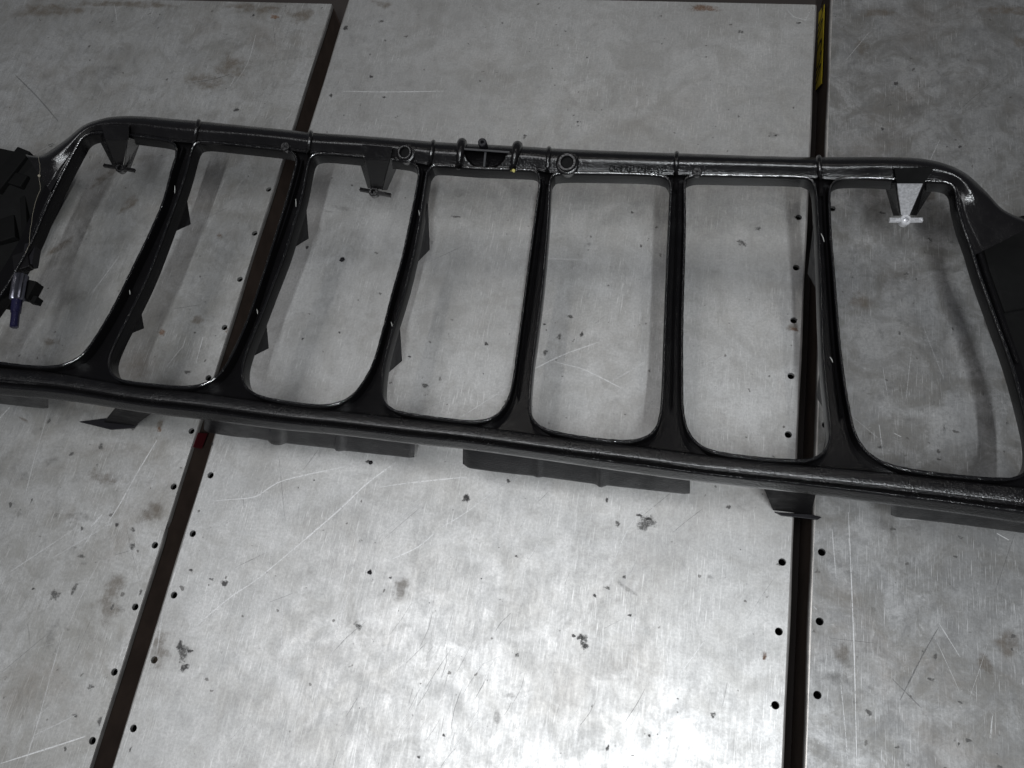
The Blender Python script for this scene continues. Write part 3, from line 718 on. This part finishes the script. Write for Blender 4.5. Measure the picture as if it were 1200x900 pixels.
bb = bracket([(1051, 214, .002), (1082, 214, .002), (1067, 252, -.030), (1056, 252, -.030)], [(1048, 197, .0105), (1095, 196, .0105), (1083, 215, .003), (1051, 215, .003)],
        [(1050, 213, .004), (1056, 252, -.029), (1048, 252, -.037), (1037, 214, -.022)], [(1084, 213, .004), (1067, 252, -.029), (1074, 253, -.037), (1099, 213, -.022)], (1061, 258, -.032), [(1042, 258), (1081, 258)], 'clip_sheen', 'matte')
bb['label'] = 'clip bracket with a bright gleam painted on'
bracket([(428, 186, .002), (457, 187, .002), (447, 222, -.036), (435, 221, -.036)], [(424, 169, .0105), (460, 172, .0105), (457, 188, .003), (428, 187, .003)],
        [(428, 184, .004), (435, 221, -.035), (431, 221, -.042), (420, 186, -.014)], [(457, 185, .004), (447, 222, -.035), (453, 222, -.042), (467, 190, -.016)], (438, 225, -.037), [(422, 222), (458, 229)], 'rail')
bracket([(123, 163, .002), (150, 163, .002), (144, 194, -.036), (137, 194, -.036)], [(119, 146, .0105), (151, 147, .0105), (150, 164, .003), (123, 164, .003)],
        [(123, 160, .004), (136, 194, -.035), (131, 193, -.042), (113, 158, -.010)], [(150, 160, .004), (145, 194, -.035), (153, 196, -.042), (165, 164, -.016)], (141, 197, -.037), [(122, 194), (158, 200)], 'rail')

# skirts hanging from the lower rail to the bench
def skirt(top, bottom, bulges=(), z1=.042, thick=.0040, dz0=-.016):
    """moulded apron: px columns top/bottom edges, with half-round swellings at `bulges`"""
    x0, x1 = top[0][0], top[-1][0]; n = max(12, int((x1 - x0) / 3)); rings = []
    for k in range(n + 1):
        u = k / n; xt = x0 + (x1 - x0) * u; xb = bottom[0][0] + (bottom[-1][0] - bottom[0][0]) * u
        T = on_g(xt, lerp_tab(top, xt) - 6, dz0); B = on_z(xb, lerp_tab(bottom, xb), z1)
        bl = 0
        for c, wd, am in bulges:
            d = (xt - c) / wd
            if abs(d) < 1: bl = max(bl, am * math.sqrt(1 - d * d))
        e = min(k, n - k)
        rr = .0016 if e == 0 else (.0005 if e == 1 else 0)
        off = Vector((0, thick, .0015)); out = Vector((0, -bl, bl * .5)); rd = Vector((0, rr, 0))
        rings.append([T + out + rd, (T * .1 + B * .9) + out + rd, B + out * .9 + rd + Vector((0, .0006, 0)), B + off * .4, B + off, T + off])
    mb = MB(); mb.loft(rings, True, False, True)
    return mb.build('lower_skirt', M['apron'], grille, angle=45)
skirt([(240, 492), (328, 504), (397, 511), (486, 520)], [(238, 506), (300, 514.5), (328, 519.5), (395, 527), (404, 529), (470, 536), (485, 538)], ((326, 9, .004), (398, 5, .0025), (270, 26, .0015)))
skirt([(542, 526), (630, 538.5), (704, 549), (808, 563)], [(542, 546), (550, 549), (620, 557.5), (704, 569), (790, 578.5), (808, 580.5)], ((704, 5, .003), (630, 4, .0015), (586, 40, .001)))
skirt([(-90, 452), (0, 463), (56, 468)], [(-90, 462), (0, 474), (56, 480)])
skirt([(1043, 591), (1120, 601), (1180, 610), (1240, 618)], [(1044, 606), (1120, 615), (1180, 623), (1240, 631)])
def foot_tab(stem, foot, z1=.003):
    st = [on_g(stem[0][0], stem[0][1], -.018), on_g(stem[1][0], stem[1][1], -.018), on_z(*stem[2], z1), on_z(*stem[3], z1)]
    mb = MB(); mb.slab(st, Vector((0, .002, 0))); t = mb.build('support_tab', M['foot'], grille, smooth=False)
    mb = MB(); mb.slab([on_z(*p, z1 + .0004) for p in foot], Vector((0, 0, -.0026))); mb.build('foot', M['grey_plastic'], t, smooth=False, bevel=.0004)
foot_tab([(136, 478), (178, 484), (158, 499), (122, 495)], [(92, 494), (124, 490), (160, 497), (156, 501), (129, 503)])
foot_tab([(893, 568), (957, 576), (950, 603), (906, 598)], [(908, 600), (952, 603), (963, 606), (958, 609), (916, 604)])

# end wings (headlamp side panels)
def wing(pts, dz, lip):
    P = [on_g(x, y, dz) for x, y in pts]
    mb = MB(); mb.slab(P, Vector((0, 0, -.012))); o = mb.build('end_wing', M['matte'], grille, smooth=False, bevel=.001)
    mb = MB(); mb.tube([on_g(x, y, -.004) for x, y in [tuple(p) for p in cr(lip, 6)]], .0016, 8); mb.build('wing_lip', M['gloss'], o)
    return o
wing([(-200, 130), (0, 173.5), (50, 184), (74, 196), (55, 236), (34, 282), (18, 305), (-10, 345), (-60, 420), (-200, 400)], -.085, [(76, 190), (66, 214), (52, 244), (36, 280)])
wing([(1147, 270), (1152, 264), (1200, 252), (1340, 220), (1400, 560), (1250, 560), (1222, 490), (1198, 424), (1178, 368), (1160, 318)], -.07, [(1141, 272), (1148, 298), (1158, 330), (1172, 372), (1192, 426)])
for wx, wy, wl, ww, rt in ((12, 200, .010, .030, -.3), (30, 255, .0035, .030, .45), (8, 270, .012, .016, .45), (-15, 230, .010, .040, .3), (22, 212, .011, .008, -.2)):
    c = on_g(wx, wy, -.080); mb = MB(); mb.box(c, Vector((math.cos(rt), math.sin(rt), 0)) * wl, Vector((-math.sin(rt), math.cos(rt), 0)) * ww, Vector((0, 0, .004))); mb.build('wing_rib', M['matte'], grille, smooth=False, bevel=.0012)
for pts_ in ([(1168, 372), (1178, 366), (1260, 352), (1300, 440), (1240, 500), (1212, 470), (1190, 425)],):
    mb = MB(); mb.slab([on_g(x, y, -.062) for x, y in pts_], Vector((0, 0, -.008))); mb.build('wing_step', M['matte'], grille, smooth=False, bevel=.0015)
# dusty broken retainer on the left wing, with a ribbed bolt
def blk(name, px, py, dz, wx, wy, wz, rot, mat, parent):
    c = on_g(px, py, dz); ca, sa = math.cos(rot), math.sin(rot); mb = MB()
    mb.box(c, Vector((ca, sa, 0)) * wx, Vector((-sa, ca, 0)) * wy, Vector((0, 0, wz))); return mb.build(name, M[mat], parent, smooth=False, bevel=.0006)
ret = blk('retainer_block', 34, 341, -.014, .0085, .010, .006, -.12, 'matte', grille)
blk('retainer_lug', 41, 352, -.018, .005, .0035, .005, -.12, 'matte', ret)
blk('retainer_block', 4, 352, -.018, .010, .007, .006, -.1, 'matte', grille)
blk('retainer_block', 37, 300, -.010, .006, .013, .005, .25, 'grey_plastic', grille)
blk('retainer_block', 27, 308, -.006, .008, .010, .004, .5, 'rail', grille)
a, b = on_g(25, 322, -.004), on_g(20, 352, -.006); mb = MB(); d = (b - a)
n_ = 40; u = d.normalized().cross(Vector((0, 0, 1))).normalized(); v_ = d.normalized().cross(u); rings = []
for t in (0, .04, .5, .96, 1):
    rr = .0066 if 0 < t < 1 else .0056
    rings.append([a + d * t + (u * math.cos(2 * math.pi * k / n_) + v_ * math.sin(2 * math.pi * k / n_)) * (rr + .0007 * math.cos(10 * 2 * math.pi * k / n_)) for k in range(n_)])
mb.loft(rings, True, False, True); bolt = mb.build('ribbed_bolt', M['steel'], grille)
mb = MB(); e = on_g(16.5, 384, -.010); mb.tube([b - d * .05, b.lerp(e, .3), b.lerp(e, .45), b.lerp(e, .46), b.lerp(e, .97), e], [.0050, .0050, .0048, .0040, .0040, .0030], 16); mb.build('bolt_shank', M['blue_tip'], bolt)
# dust caught on the wing
mb = MB()
for q in range(26):
    c = on_g(random.gauss(26, 7), random.gauss(226, 16), -.0845); mb.lathe(c, Vector((random.uniform(-.4, .4), random.uniform(-.4, .4), 1)), [(random.uniform(.002, .005), 0), (.0015, .0007), (0, .0009)], 7)
tag(mb.build('caked_dirt', M['grey_plastic'], grille), kind='stuff')
mb = MB(); path = [on_g(x, y, z) for x, y, z in ((45, 184, .002), (47, 194, .003), (46, 206, .002), (47, 222, .001), (38, 250, .000), (36, 268, .001), (34, 288, .002), (28, 300, .003))]
P = []
for i in range(len(path) - 1): P += [path[i].lerp(path[i + 1], j / 4) + Vector((random.uniform(-.0006, .0006), random.uniform(-.0006, .0006), 0)) for j in range(4)]
mb.tube(P, .00015, 6); mb.lathe(path[2], Vector((0, 0, 1)), [(0, .0014), (.0011, .001), (.0016, 0), (.0011, -.001), (0, -.0014)], 10)
wb = mb.build('cobweb_thread', M['web'], None); tag(wb, 'pale cobweb thread with a bead on the black left wing', 'cobweb')

# loose crumbs on the bench
def crumb(px, py, r, lab):
    c = on_z(px, py, r * .45); mb = MB(); n1 = 7; rings = []
    for k in range(5):
        ph = -math.pi / 2 + math.pi * k / 4
        rings.append([c + Vector((math.cos(ph) * r * random.uniform(.6, 1.2) * math.cos(2 * math.pi * j / n1), math.cos(ph) * r * random.uniform(.7, 1.3) * math.sin(2 * math.pi * j / n1), math.sin(ph) * r * .5)) for j in range(n1)])
    mb.loft(rings, True, False, True); o = mb.build('dirt_crumb', M['grey_plastic'], None, smooth=False); tag(o, lab, 'crumb', 'loose crumbs on the bench')
crumb(401, 304, .0032, 'dark crumb in the middle of the third slot from the left')
crumb(433, 671, .0022, 'dark crumb on the middle sheet left of the square bright scuff')
crumb(434, 542, .0022, 'dark crumb beside the tip of the long white scratch')
